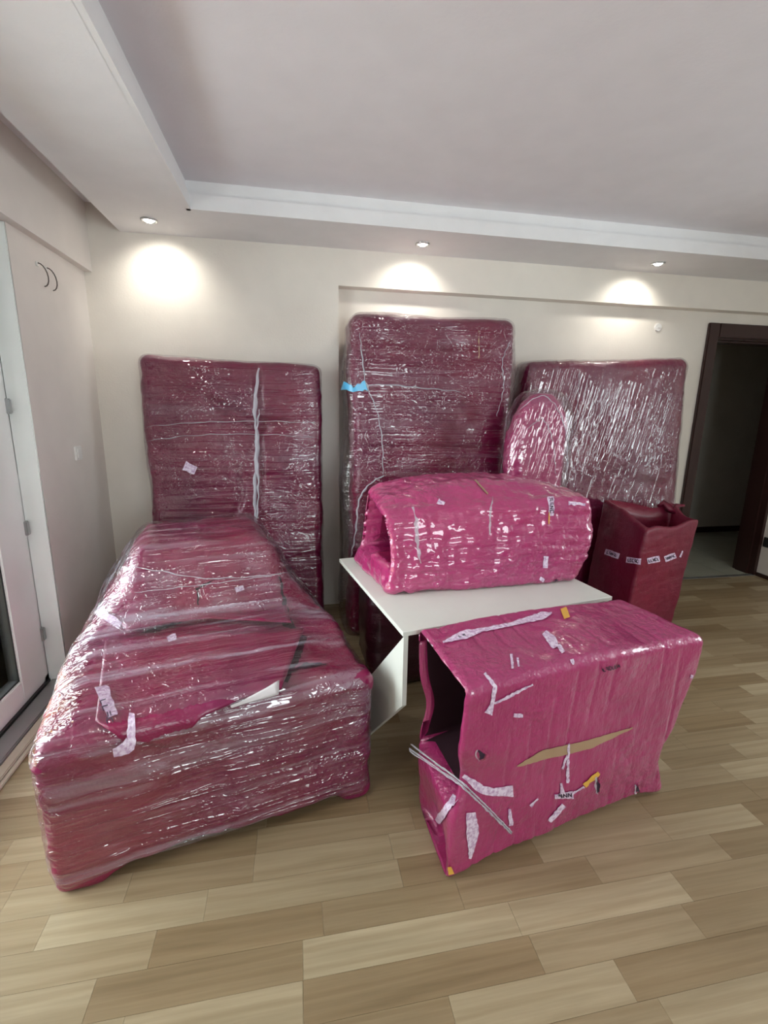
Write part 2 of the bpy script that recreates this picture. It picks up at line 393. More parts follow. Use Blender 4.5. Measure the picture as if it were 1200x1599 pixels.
wr = boxes('window_2', [(XR+.08, XR+.14, RY0, RY1, .9, .97), (XR+.08, XR+.14, RY0, RY1, 2.18, 2.25), (XR+.08, XR+.14, RY0, RY0+.07, .9, 2.25), (XR+.08, XR+.14, RY1-.07, RY1, .9, 2.25), (XR+.08, XR+.14, .77, .83, .9, 2.25)], 'white_pvc', kind='structure')
boxes('pane', [(XR+.105, XR+.11, RY0+.07, .77, .97, 2.18)], 'glass', wr); boxes('pane', [(XR+.105, XR+.11, .83, RY1-.07, .97, 2.18)], 'glass', wr)
WX0, WX1, WZ0, WZ1 = .25, 2.05, .95, 2.25
boxes('wall_rear', [(XL-.3, WX0, YR-.25, YR, -.02, 2.9), (WX1, XR+.2, YR-.25, YR, -.02, 2.9), (WX0, WX1, YR-.25, YR, -.02, WZ0), (WX0, WX1, YR-.25, YR, WZ1, 2.9)], 'wall_paint', kind='structure')
wf = boxes('window_1', [(WX0, WX1, YR-.16, YR-.1, WZ0, WZ0+.07), (WX0, WX1, YR-.16, YR-.1, WZ1-.07, WZ1), (WX0, WX0+.07, YR-.16, YR-.1, WZ0, WZ1), (WX1-.07, WX1, YR-.16, YR-.1, WZ0, WZ1),
            (1.12, 1.18, YR-.16, YR-.1, WZ0, WZ1)], 'white_pvc', kind='structure')
boxes('pane', [(WX0+.07, 1.12, YR-.135, YR-.13, WZ0+.07, WZ1-.07)], 'glass', wf); boxes('pane', [(1.18, WX1-.07, YR-.135, YR-.13, WZ0+.07, WZ1-.07)], 'glass', wf)
# ceiling: raised middle, lowered border with a lip, open curtain recess on the left
SXO, SXI, SYI = -1.012, -.515, 2.97
boxes('ceiling', [(XL-.3, XR+.2, YR-.25, 3.73, ZC, ZC+.15)], 'ceiling_paint', kind='structure')
lip = .022
boxes('trim_1', [(SXO, SXI-lip, YR, YB, ZS, ZC+.01), (SXI-lip, XR, SYI+lip, YB, ZS, ZC+.01), (SXI-lip, XR, YR, YR+.9, ZS, ZC+.01), (3.7, XR, YR+.9, SYI+lip, ZS, ZC+.01),
                    (SXI-lip-.001, SXI, YR+.9, SYI+lip, ZS, ZS+.075), (SXI-lip, 3.68, SYI, SYI+lip+.001, ZS, ZS+.075)], 'soffit_paint', kind='structure')

# laminate floor strips
floor = boxes('floor', [(XL-.3, XR, YR, YN+.02, -.03, -.0035)], 'sill_stone', kind='structure')
strip_me = {}
def strip_mesh(m):
    bm = bmesh.new(); r = bmesh.ops.create_cube(bm, size=1)
    bmesh.ops.bevel(bm, geom=[e for e in bm.edges if all(v.co.z > 0 for v in e.verts)], offset=.0015, segments=1, affect='EDGES')
    me = bpy.data.meshes.new('plank'); bm.to_mesh(me); bm.free(); me.materials.append(MT['laminate_oak']); return me
sm = strip_mesh(None)
RW = .0995; rest_V = []; rest_F = []
fixed = {  # row index from y=.881 : list of (x joint, tone to the right)
    -2: [(-.1, .2), (.36, .5), (.9, .75)], -1: [(-.06, .25), (.361, .85), (.843, .15), (1.45, .5)], 0: [(-.45, .8), (-.012, .12), (.638, .6), (1.15, .3), (1.6, .7)],
    1: [(-.9, .75), (-.55, .15), (-.010, .95), (.62, .9), (1.2, .45)], 2: [(-1.0, .6), (-.426, .12), (.05, .3), (.48, .35), (.95, .6), (1.45, .25)],
    3: [(-.75, .95), (-.3, .8), (.31, .15), (.797, .65), (1.3, .8)], 4: [(-.9, .7), (-.55, .5), (-.165, .75), (.3, .9), (.85, .5), (1.3, .2)],
    5: [(-.9, .3), (-.6, .2), (-.162, .55), (.4, .3), (.9, .7), (1.40, .6), (1.79, .85)]}
nindiv = 0
def edge_list(row):
    rr = random.Random(row*13+5); xs = []
    f = fixed.get(row)
    if f:
        x = f[0][0]
        while x > XL-.3: x -= rr.uniform(.38, .5); xs.append((x, rr.random()))
        xs = xs[::-1]+f; x = f[-1][0]
    else:
        x = XL-.3-rr.uniform(0, .4); xs = [(x, rr.random())]
    while x < XR: x += rr.uniform(.36, .50); xs.append((x, rr.random()*.9))
    return xs
def visible(x, y):
    d = Vector((x, y, 0))-O; z = d.dot(CF)
    if z < .2: return False
    px = 600+F*d.dot(CR)/z; py = 799.5-F*d.dot(CU)/z
    return -60 < px < 1260 and 700 < py < 1680
r0 = int((YR-.881)/RW)-1
for row in range(r0, 27):
    y0 = .881+row*RW; y1 = min(y0+RW, YN-.012)
    if y1-y0 < .02: continue
    xs = edge_list(row)
    for (xa, tn), (xb, _) in zip(xs[:-1], xs[1:]):
        xa2, xb2 = max(xa, XL-.1), min(xb, XR)
        if xb2-xa2 < .03: continue
        cx, cy = (xa2+xb2)/2, (y0+y1)/2; hid = (-.8 < cx < .1 and 1.65 < cy < 2.4) or (cy > 3.1 and cx < 2.8)
        if any(visible(x, y) for x in (xa2, xb2) for y in (y0, y1)) and nindiv < 300 and not hid and cy > .55:
            o = bpy.data.objects.new('plank', sm); COL.objects.link(o); o.parent = floor
            o.location = (cx, cy, -.006); o.scale = (xb2-xa2-.0008, y1-y0-.0008, .012); o.color = (min(.94, tn), 0, 0, 1); nindiv += 1
        else:
            k = len(rest_V)
            rest_V += [(x, y, 0) for x, y in ((xa2+.0004, y0+.0004), (xb2-.0004, y0+.0004), (xb2-.0004, y1-.0004), (xa2+.0004, y1-.0004))]
            rest_V += [(x, y, -.004) for x, y in ((xa2, y0), (xb2, y0), (xb2, y1), (xa2, y1))]
            rest_F += [(k, k+1, k+2, k+3), (k+4, k+5, k+1, k), (k+5, k+6, k+2, k+1), (k+6, k+7, k+3, k+2), (k+7, k+4, k, k+3)]
ro = mesh_obj('plank', rest_V, rest_F, 'laminate_oak', floor, kind='stuff'); ro.color = (1, 1, 1, 1)
print('planks', nindiv)

# baseboard at right wall, thin dark
boxes('baseboard_right', [(XR-.012, XR, 1.0, YN, 0, .035)], 'dark_wood', kind='structure')
# doorway in the niche wall, dark casing and lining
dr = boxes('door_1', [(DX0-.085, DX0+.012, YN-.03, YN, 0, DZ+.10), (DX0+.012, XR, YN-.03, YN, DZ-.008, DZ+.10)], 'dark_wood', kind='structure', bev=.006)
boxes('lining', [(DX0, DX0+.02, YN, 3.73, 0, DZ), (DX1-.02, DX1+.02, YN-.01, 3.74, 0, DZ), (DX0, DX1, YN, 3.73, DZ-.02, DZ)], 'dark_wood', dr, bev=.002)
boxes('stop', [(DX0+.02, DX0+.035, YN+.05, YN+.17, 0, DZ-.02), (DX1-.035, DX1-.02, YN+.05, YN+.17, 0, DZ-.02), (DX0+.02, DX1-.02, YN+.05, YN+.17, DZ-.035, DZ-.02)], 'dark_wood', dr)
boxes('threshold', [(DX0, DX1, YN-.015, YN+.02, 0, .006)], 'aluminium', dr)
# hall behind
boxes('wall_hall', [(2.6, 7.2, 5.0, 5.1, -.02, 2.7), (2.5, 2.6, 3.73, 5.1, -.02, 2.7), (7.2, 7.3, 3.73, 5.1, -.02, 2.7), (2.5, 7.3, 3.73, 5.1, 2.6, 2.7)], 'hall_paint', kind='structure')
boxes('baseboard_hall', [(2.6, 7.2, 4.98, 5.0, 0, .07)], 'dark_wood', kind='structure')
hf = boxes('floor_hall', [(2.6, 7.2, YN+.02, 5.0, -.03, -.004)], 'sill_stone', kind='structure')
for ix in range(6):
    for iy in range(4):
        x0 = 3.2+ix*.4; y0 = YN+.022+iy*.37
        boxes('tile', [(x0+.002, x0+.398, y0+.002, min(y0+.368, 4.98), -.004, 0)], 'tile', hf)

# balcony door in left wall: far jamb, sash, hinges, sill
XF = -1.335
bd = boxes('door_2', [(XF-.06, XF, 2.555, 2.60, .02, LZ), (XF-.06, XF, LY0, LY0+.06, .02, LZ), (XF-.06, XF, LY0, 2.6, LZ-.05, LZ), (XF-.06, XF, LY0, 2.60, .02, .07),
                     (XF, XL, 2.592, 2.6, .02, LZ)], 'white_pvc', kind='structure', bev=.004)
boxes('track', [(XF, XF+.014, LY0, 2.58, .02, .040)], 'black_plastic', bd)
boxes('sill', [(XF+.014, XL+.005, LY0, 2.6, 0, .03)], 'aluminium', bd, bev=.004)
boxes('sill', [(XL+.006, XL+.05, LY0-.05, 2.62, 0, .02)], 'sill_stone', bd, bev=.004)
boxes('sill_trim', [(XL+.051, XL+.07, LY0-.05, 2.62, 0, .012)], 'sill_stone', bd, bev=.003)
sy0 = 1.74
sash = boxes('sash', [(XF-.03, XF+.018, 2.33, 2.553, .075, LZ-.055), (XF-.03, XF+.018, sy0, sy0+.1, .075, LZ-.055), (XF-.03, XF+.018, sy0+.1, 2.331, .075, .18), (XF-.03, XF+.018, sy0+.1, 2.331, LZ-.155, LZ-.055)], 'white_pvc', bd, bev=.006)
boxes('gasket', [(XF-.012, XF+.010, 2.318, 2.331, .18, LZ-.155), (XF-.012, XF+.010, sy0+.1, 2.331, .18, .19)], 'black_plastic', sash)
boxes('pane', [(XF-.008, XF-.002, sy0+.1, 2.325, .185, LZ-.15)], 'glass', sash)
sash2 = boxes('sash', [(XF-.03, XF+.018, sy0-.11, sy0-.005, .075, LZ-.055), (XF-.03, XF+.018, LY0+.065, LY0+.16, .075, LZ-.055), (XF-.03, XF+.018, LY0+.16, sy0-.11, .075, .18), (XF-.03, XF+.018, LY0+.16, sy0-.11, LZ-.155, LZ-.055)], 'white_pvc', bd, bev=.006)
boxes('pane', [(XF-.008, XF-.002, LY0+.16, sy0-.11, .185, LZ-.15)], 'glass', sash2)
for z in (.31, .88, 1.47, 2.0):
    boxes('hinge', [(XF+.012, XF+.032, 2.545, 2.572, z-.035, z+.035)], 'aluminium', bd, bev=.004)
boxes('floor_balcony', [(-2.9, XL-.3, -.5, 4.0, -.1, -.02)], 'tile', kind='structure')
boxes('balcony_light_block', [(-3.0, XL-.3, -.6, 4.1, 2.65, 2.8)], 'white_pvc', kind='structure')  # unseen slab added over the balcony to cut the door's daylight
bal = boxes('wall_balcony', [(-2.95, -2.85, -.5, 4.0, -.1, .6), (-2.9, XL-.3, 3.9, 4.0, -.1, 2.5)], 'ochre', kind='structure')

# small wall fittings
t = thing('light_switch', 'white light switch on the left wall beside the balcony door', 'switch', (XL, 3.03, 1.2)); 
child(boxes('plate', [(XL, XL+.01, 2.99, 3.07, 1.165, 1.245)], 'white_plastic', bev=.003), t); child(boxes('rocker', [(XL+.01, XL+.016, 3.005, 3.055, 1.18, 1.23)], 'white_plastic', bev=.002), t)
def hook(y, lab):
    t = thing('curtain_hook', lab, 'hook', (XL, y, 2.17), 'curved hooks on the left wall')
    child(boxes('plate', [(XL, XL+.006, y-.012, y+.012, 2.15, 2.17)], 'white_plastic', bev=.002), t)
    pts = [(XL+.006+.05*math.sin(a)*.6, y+.02-.02*math.cos(a), 2.16-.045+.05*math.cos(a)) for a in [i*math.pi/9 for i in range(10)]]
    tube('rod', pts, .0028, 'steel_rod', t)
hook(2.84, 'thin curved metal hook on left wall, nearer the balcony door')
hook(2.93, 'thin curved metal hook on left wall, nearer the room corner')
t = thing('wall_cover', 'small round white cover plate on the wall near the dark door casing', 'cover', (2.86, YN, 2.145))
bm = bmesh.new(); bmesh.ops.create_cone(bm, cap_ends=True, segments=24, radius1=.032, radius2=.028, depth=.012, matrix=Matrix.Translation((0, -.006, 0))@Matrix.Rotation(math.pi/2, 4, 'X'))
me = bpy.data.meshes.new('disc'); bm.to_mesh(me); bm.free(); me.materials.append(MT['white_plastic']); o = bpy.data.objects.new('disc', me); COL.objects.link(o); o.parent = t
boxes('knob', [(-.012, .012, -.02, -.012, -.004, .004)], 'white_plastic', t)
t = thing('wall_socket', 'small black socket low on the white wall right of the doorway', 'socket', (XR, 3.47, .33))
child(boxes('plate', [(XR-.012, XR, 3.44, 3.50, .29, .38)], 'black_plastic', bev=.003), t); child(boxes('insert', [(XR-.016, XR-.012, 3.455, 3.485, .31, .36)], 'black_plastic'), t)

# downlights in the soffit
def downlight(x, y, lab, aim, power=13):
    t = thing('ceiling_spotlight', lab, 'spotlight', (x, y, ZS), 'recessed spotlights along the back soffit')
    n = 32; V = []; Fc = []
    prof = [(.046, 0), (.046, -.006), (.036, -.009), (.031, -.004), (.029, .0)]
    for r, z in prof:
        for k in range(n): V.append((r*math.cos(2*math.pi*k/n), r*math.sin(2*math.pi*k/n), z))
    for i in range(len(prof)-1):
        for k in range(n): Fc.append((i*n+k, (i+1)*n+k, (i+1)*n+(k+1) % n, i*n+(k+1) % n))
    mesh_obj('ring', V, Fc, 'chrome', t, smooth=True)
    V = [(0, 0, -.014)]+[(r*math.cos(2*math.pi*k/n), r*math.sin(2*math.pi*k/n), z) for r, z in ((.018, -.012), (.030, -.003)) for k in range(n)]
    Fc = [(0, 1+(k+1) % n, 1+k) for k in range(n)]+[(1+k, 1+(k+1) % n, 1+n+(k+1) % n, 1+n+k) for k in range(n)]
    mesh_obj('lens', V, Fc, 'lamp_lens', t, smooth=True)
    l = bpy.data.lights.new('spot', 'SPOT'); l.energy = power; l.color = (1, .97, .88); l.spot_size = math.radians(125); l.spot_blend = 1; l.shadow_soft_size = .025
    o = bpy.data.objects.new('spot_lamp', l); COL.objects.link(o); o.parent = t; o.location = (0, 0, -.03)
    o.rotation_euler = (Vector((aim[0], aim[1], aim[2]))-Vector((x, y, ZS))).to_track_quat('-Z', 'Y').to_euler()
downlight(-.78, 3.185, 'recessed spotlight in the soffit corner, leftmost of three along the back', (-.78, 3.43, 2.1))
downlight(.833, 3.21, 'recessed spotlight in the soffit above the tallest wrapped bundle', (.80, 3.43, 2.1))
downlight(2.54, 3.21, 'recessed spotlight in the soffit nearest the dark doorway', (2.50, 3.43, 2.1))

for x, y, lab in ((-.76, .75, 'added unseen spotlight in the left soffit above the balcony door'), (-.76, -1.2, 'added unseen spotlight in the left soffit near the rear wall'),
                  (.8, -2.0, 'added unseen spotlight in front of the rear window, left one'), (2.4, -2.0, 'added unseen spotlight in front of the rear window, right one'),
                  (3.98, 1.3, 'added unseen spotlight in the right soffit, nearer the doorway'), (3.98, -.6, 'added unseen spotlight in the right soffit, nearer the rear wall')):
    downlight(x, y, lab, (x, y+(.25 if y > 0 else 0), 1.5), 24)  # out-of-view spots added to give the wrap and film crisp glints

# ------------------------------------------------------------------ BUNDLES
def std_disp(lo=.012, fold=.006, seed=0, fs=(3, 3, 14), hi=.002):
    fs = np.array(fs, float)
    def f(V, p, Nn): return lo*fbm(V*3.2+seed, 3, seed)+fold*ridge(V*fs+seed*1.7, 2, seed+9)+hi*fbm(V*24, 2, seed+20)
    return f
def film_disp(amp=.004, seed=0, A=None, lo=.008, off=0):
    A = np.eye(3) if A is None else A
    def f(V, p, Nn): return off+lo*fbm(V*3.2+seed, 3, seed)+amp*(.8+ridge(V@A.T, 2, seed+31))+.001*fbm(V*35, 2, seed+3)
    return f
def flat_bottom(V, z0=.0):
    V[:, 2] = np.maximum(V[:, 2], z0); return V
SL = 'magenta bubble wrap bundle '

# --- A: sofa at front left ------------------------------------------------
eu = np.array([.974, .228, 0]); ev = np.array([-.228, .974, 0]); A0 = np.array([-.756, 1.325, 0])
def A_(u, v, z): return A0+eu*u+ev*v+np.array([0, 0, z])
W_, D_ = 1.045, 1.22
Ac = [A_(0, 0, 0), A_(W_, 0, 0), A_(W_, D_, 0), A_(0, D_, 0), A_(-.01, 0, .515), A_(W_+.005, 0, .515), A_(W_, D_, .55), A_(0, D_, .55)]
def A_h(u, v, soft):
    """height of the top above the seat-box top"""
    k = sst(.0, .62, v)*.035
    s = soft
    mound = sst(.60-.10*s, .80, v)*sst(-.02-.02*s, .27, u)*sst(W_+.01+.02*s, .80, u)*.300
    return k+mound
def A_warp(soft):
    def f(V, p, U, P, C):
        d = V-A0; u = d@eu; v = d@ev; f_ = np.clip(p[:, 2], 0, 1.2)**1.6
        V = V.copy(); V[:, 2] += f_*A_h(u, v, soft)*(1 if soft else 1)
        nar = sst(.55, 1.0, p[:, 2])*sst(.45, 1.0, v)          # upper rear narrows towards the mound
        V += np.outer((W_/2+.03-u)*nar*(.10 if soft else .14), eu)
        low = sst(.16, .0, p[:, 2])*sst(.10, .22, u)*sst(W_-.07, W_-.16, u)
        V[:, 2] += low*.035
        if soft:      # the film bridges over the loose sheets on the seat
            V[:, 2] += .034*f_*sst(.0, .12, u)*sst(W_-.02, W_-.2, u)*sst(-.03, .05, v)*sst(.75, .55, v)
        return V
    return f
def A_disp(V, p, Nn):
    d = V-A0; u = d@eu; v = d@ev
    up = np.clip(Nn[:, 2], 0, 1)
    cushions = -.02*np.exp(-((u-.50-.03*np.sin(V[:, 2]*9))/.012)**2)*(1-up*.6)
    folds = ridge(np.stack([u*5, v*16, V[:, 2]*14], -1)+3, 2, 5)*.008
    return .013*fbm(V*3.2+2, 3, 2)+folds+cushions*.4+.002*fbm(V*24, 2, 3)
tA = thing('wrapped_sofa', 'large low sofa wrapped in magenta bubble wrap and clear film at front left', 'sofa', tuple(A_(W_/2, D_/2, 0)))
VA, QA = bundle(Ac, .014, .035, A_warp(0), A_disp); VA = flat_bottom(VA)
put('bubble_wrap', (VA, QA), 'wrap_sofa', tA)
RA = np.array([[3.2*eu[0], 3.2*eu[1], 0], [26*ev[0], 26*ev[1], 6], [0, 0, 26]])
VAf, QAf = bundle(Ac, .0085, .05, A_warp(1), film_disp(.002, 2, RA, .013, .008), inflate=.004)
d_ = VAf-A0; VAf = VAf+np.array([0, 0, 1.])*(.0)
VAf[:, 2] = np.maximum(VAf[:, 2], .03+.02*vn(VAf*5, 3))
put('stretch_film', (VAf, QAf), 'film_sofa', tA)
bvA = bvh(VA, QA)
# loose overlapping sheet on the seat with its pale foam underside showing at one corner
def sheet(name, bv, outline_fn, nu, nv, lift, m, t, thick=.006):
    V = []; idx = {}
    for i in range(nu+1):
        for j in range(nv+1):
            px, py, l = outline_fn(i/nu, j/nv); h = hit(bv, px, py, .004)
            if h is None: h = O+ray(px, py)*2.0
            V.append(h+Vector((0, 0, l))-t.location)
    Fc = [(i*(nv+1)+j, (i+1)*(nv+1)+j, (i+1)*(nv+1)+j+1, i*(nv+1)+j+1) for i in range(nu) for j in range(nv)]
    o = mesh_obj(name, V, Fc, m, t, smooth=True)
    sd = o.modifiers.new('thickness', 'SOLIDIFY'); sd.thickness = thick; sd.offset = -1
    return o
def lerp2(a, b, t): return (a[0]+(b[0]-a[0])*t, a[1]+(b[1]-a[1])*t)
def poly(pts, t):
    k = t*(len(pts)-1); i = min(int(k), len(pts)-2); return lerp2(pts[i], pts[i+1], k-i)
def curve(pts, t):      # Catmull-Rom through the points
    k = t*(len(pts)-1); i = min(int(k), len(pts)-2); u = k-i; a, b, c, d = [np.array(pts[min(max(j, 0), len(pts)-1)], float) for j in (i-1, i, i+1, i+2)]
    return tuple(.5*(2*b+(c-a)*u+(2*a-5*b+4*c-d)*u*u+(3*b-a-3*c+d)*u**3))
up_ = [(165, 1002), (225, 996), (290, 992), (350, 992), (420, 992), (474, 988)]
lo_ = [(150, 1140), (200, 1168), (262, 1176), (318, 1128), (380, 1102), (440, 1088)]
def sh1(a, b):
    p = lerp2(poly(up_, a), poly(lo_, a), b); l = .010+.014*b*b+.004*sst(.8, 1, a)
    return p[0], p[1], float(l)
sheet('overlap_sheet', bvA, sh1, 44, 20, 0, 'wrap_sofa', tA)
def sh2(a, b):
    p = lerp2(poly([(360, 1116), (395, 1100), (437, 1078)], a), poly([(362, 1119), (400, 1108), (436, 1098)], a), b); return p[0], p[1], .034
sheet('foam_corner', bvA, sh2, 10, 4, 0, 'foam_white', tA, .004)
def sh3(a, b):
    p = lerp2(poly([(190, 978), (260, 968), (330, 962), (400, 964), (448, 950)], a), poly([(200, 1000), (262, 985), (330, 978), (400, 982), (455, 985)], a), b)
    return p[0], p[1], float(.012+.02*b)
sheet('overlap_sheet', bvA, sh3, 30, 8, 0, 'wrap_sofa', tA)
ribbon('label_tape', bvA, [(180, 1165), (205, 1157), (208, 1130)], [6, 14, 10], 'tape_white', tA, .035, 5, 1)
ribbon('label_tape', bvA, [(158, 1084), (166, 1110), (178, 1134)], [15, 20, 20], 'tape_white', tA, .035, 5, 1)
bvAf = bvh(VAf, QAf)
scribble(bvAf, 167, 1112, 40, 9, 1.25, tA, 4, 1.8, 3)
ribbon('label_tape', bvA, [(158, 955), (190, 980)], [14, 14], 'tape_white', tA, .02, 5, 1)
ribbon('label_tape', bvA, [(262, 1011), (276, 1007)], [10, 10], 'tape_white', tA, .04, 5, 0)
ribbon('label_tape', bvA, [(367, 922), (380, 918)], [9, 9], 'tape_white', tA, .012, 5, 0)
# dark strips painted in as the shade between the overlapping sheets
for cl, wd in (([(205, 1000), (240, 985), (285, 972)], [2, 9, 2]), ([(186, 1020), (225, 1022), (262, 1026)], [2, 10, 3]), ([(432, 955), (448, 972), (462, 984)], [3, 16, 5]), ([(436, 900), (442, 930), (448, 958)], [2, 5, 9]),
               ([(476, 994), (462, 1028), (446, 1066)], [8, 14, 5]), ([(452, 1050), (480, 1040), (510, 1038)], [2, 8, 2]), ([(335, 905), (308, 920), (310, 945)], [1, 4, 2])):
    ribbon('gap_shade', bvA, cl, wd, 'shade_black', tA, .004, 4, 1.5)
# bunched film ropes over the sofa
def rope(bv, pts, rad, t, off=.01, name='film_rope', n=30, m='film_strand'):
    P = []
    for i in range(n+1):
        q = curve(pts, i/n); h = hit(bv, q[0]+.9*math.sin(i*1.9+pts[0][0]), q[1]+.7*math.sin(i*1.3), off)
        if h is not None: P.append(h+Vector((0, 0, random.uniform(-.002, .002))))
    if len(P) > 3: tube(name, P, [rad*random.uniform(.6, 1.3)*(math.sin(math.pi*(i+.6)/(len(P)+.2))**.3) for i in range(len(P))], m, t, 8, .7)
rope(bvAf, [(196, 884), (250, 892), (320, 903), (400, 900), (462, 893)], .0022, tA, .001)
rope(bvAf, [(210, 925), (300, 915), (380, 905), (440, 897)], .0018, tA, .001)

# --- B: tall bundle, left against wall ---------------------------------------
tB = thing('wrapped_bundle', 'tall flat magenta bundle leaning on the wall behind the wrapped sofa', 'bundle', (-.35, 3.1, 0))
Bc = [(-.86, 3.0, 0), (.165, 3.0, 0), (.165, 3.2, 0), (-.86, 3.2, 0), (-.905, 3.17, 1.775), (.178, 3.17, 1.745), (.178, 3.37, 1.745), (-.905, 3.37, 1.775)]
def B_warp(V, p, U, P, C):
    V = V.copy(); x, z = p[:, 0], p[:, 2]
    fr = sst(.6, .0, p[:, 1])
    # diagonal sag folds of the loose sheet meeting at the strap
    g1 = np.exp(-((z-(.86-.28*(x-.35)))/.018)**2)*sst(.3, .4, x)*sst(.72, .62, x)
    g2 = np.exp(-((z-.795)/.012)**2)*sst(.6, .66, x)*sst(.85, .75, x)
    g3 = np.exp(-((x-(.47+.05*np.sin(z*14)))/.018)**2)*sst(.82, .7, z)*sst(.4, .5, z)
    g4 = np.exp(-((x-.635)/.02)**2)
    V[:, 1] += fr*(.038*g1+.025*g2+.026*g3+.018*g4)
    V[:, 0] += .01*np.sin(z*17)*(x-.5)
    return V
VB, QB = bundle(Bc, .014, .045, B_warp, std_disp(.010, .004, 11)); VB = flat_bottom(VB)
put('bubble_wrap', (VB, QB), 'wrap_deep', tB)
VBf, QBf = bundle(Bc, .009, .05, None, film_disp(.0016, 11, np.diag([3., 3, 24]), .010, .006), inflate=.002); VBf = flat_bottom(VBf, .01)
put('stretch_film', (VBf, QBf), 'film_tall', tB); bvBf = bvh(VBf, QBf)
rope(bvBf, [(404, 575), (398, 640), (402, 690), (398, 760), (400, 830)], .011, tB, .004)
rope(bvBf, [(406, 640), (400, 690), (404, 760), (400, 830)], .006, tB, .012)
ribbon('label_tape', bvBf, [(288, 727), (306, 735)], [14, 14], 'tape_white', tB, .003, 5, 1)
rope(bvBf, [(218, 668), (300, 660), (400, 658), (495, 660)], .002, tB, .001)
rope(bvBf, [(222, 690), (300, 680), (400, 678), (498, 684)], .0018, tB, .001)

# --- C: tallest bundle, middle, in the niche --------------------------------
tC = thing('wrapped_bundle', 'tallest magenta film-wrapped bundle, standing in the wall niche behind the white table', 'bundle', (.88, 3.15, 0))
Cc = [(.345, 2.87, 0), (1.40, 2.92, 0), (1.40, 3.24, 0), (.345, 3.22, 0), (.362, 3.07, 2.055), (1.445, 3.07, 2.06), (1.43, 3.46, 2.055), (.37, 3.46, 2.05)]
def C_warp(V, p, U, P, C):
    V = V.copy(); x, z = p[:, 0], p[:, 2]; fr = sst(.6, .0, p[:, 1])
    inner = sst(.07, .14, x)*sst(.66, .54, x)*sst(.74, .65, z)      # thick padded slab showing through at the left middle
    V[:, 1] -= fr*inner*.022
    V[:, 1] += fr*(.035*np.exp(-((z-(.885+.0*x))/.03)**2)*sst(.02, .12, x)*sst(.95, .8, x))
    V[:, 1] += fr*.02*np.exp(-((z-.60)/.012)**2)
    V[:, 0] += np.where(x > .5, -.05, .03)*sst(.80, .6, z)*np.abs(2*x-1)*sst(.0, .2, z)*.6
    return V
VC, QC = bundle(Cc, .014, .06, C_warp, std_disp(.012, .005, 23)); VC = flat_bottom(VC)
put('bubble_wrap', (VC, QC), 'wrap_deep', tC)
def Cf_warp(V, p, U, P, C):
    V = V.copy(); x, z = p[:, 0], p[:, 2]; V[:, 1] -= sst(.6, .0, p[:, 1])*sst(.05, .16, x)*sst(.70, .50, x)*sst(.76, .62, z)*.022
    V[:, 0] += -.028*sst(.2, .0, x)*sst(.95, .8, z)*(1+.5*np.sin(z*16))+.02*sst(.8, 1, x)*np.exp(-((z-.82)/.08)**2)
    return V
VCf, QCf = bundle(Cc, .009, .06, Cf_warp, film_disp(.002, 23, np.diag([3., 3, 22]), .012, .008), inflate=.004); VCf = flat_bottom(VCf, .01)
put('stretch_film', (VCf, QCf), 'film_tall', tC); bvCf = bvh(VCf, QCf)
ribbon('blue_film_knot', bvCf, [(536, 602), (552, 608), (572, 602)], [14, 8, 16], 'tape_blue', tC, .006, 4, 2)
rope(bvCf, [(562, 520), (566, 560), (572, 600), (588, 640), (597, 690), (598, 740)], .0035, tC, .002)
rope(bvCf, [(798, 530), (785, 565), (787, 605), (776, 650)], .0025, tC, .001)
rope(bvCf, [(540, 604), (600, 601), (660, 606), (720, 612)], .003, tC, .002)
rope(bvCf, [(600, 742), (575, 758), (560, 785), (556, 830), (549, 868)], .0055, tC, .006)
ribbon('brown_tape', bvCf, [(748, 516), (748, 560)], [1.6, 1.2], 'tape_brown', tC, .003, 5, 1)

# --- D: bundle right against niche wall ---------------------------------------
tD = thing('wrapped_bundle', 'wide magenta bundle against the wall beside the dark door casing, streaked with shiny film', 'bundle', (2.2, 3.27, 0))
Dc = [(1.52, 3.12, 0), (2.94, 3.10, 0), (2.94, 3.32, 0), (1.52, 3.34, 0), (1.625, 3.22, 1.825), (2.925, 3.22, 1.885), (2.925, 3.45, 1.885), (1.625, 3.45, 1.825)]
VD, QD = bundle(Dc, .015, .06, None, std_disp(.010, .004, 31)); VD = flat_bottom(VD)
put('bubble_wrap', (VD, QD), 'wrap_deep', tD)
Bt = np.array([[22, 0, 5], [0, 8, 0], [-.6, 0, 2.4]])
VDf, QDf = bundle(Dc, .0095, .06, None, film_disp(.002, 31, Bt, .010, .006), inflate=.003); VDf = flat_bottom(VDf, .01)
put('stretch_film', (VDf, QDf), 'film_vertical', tD); bvDf = bvh(VDf, QDf)
rope(bvDf, [(905, 580), (903, 620), (898, 680)], .0018, tD, .001)

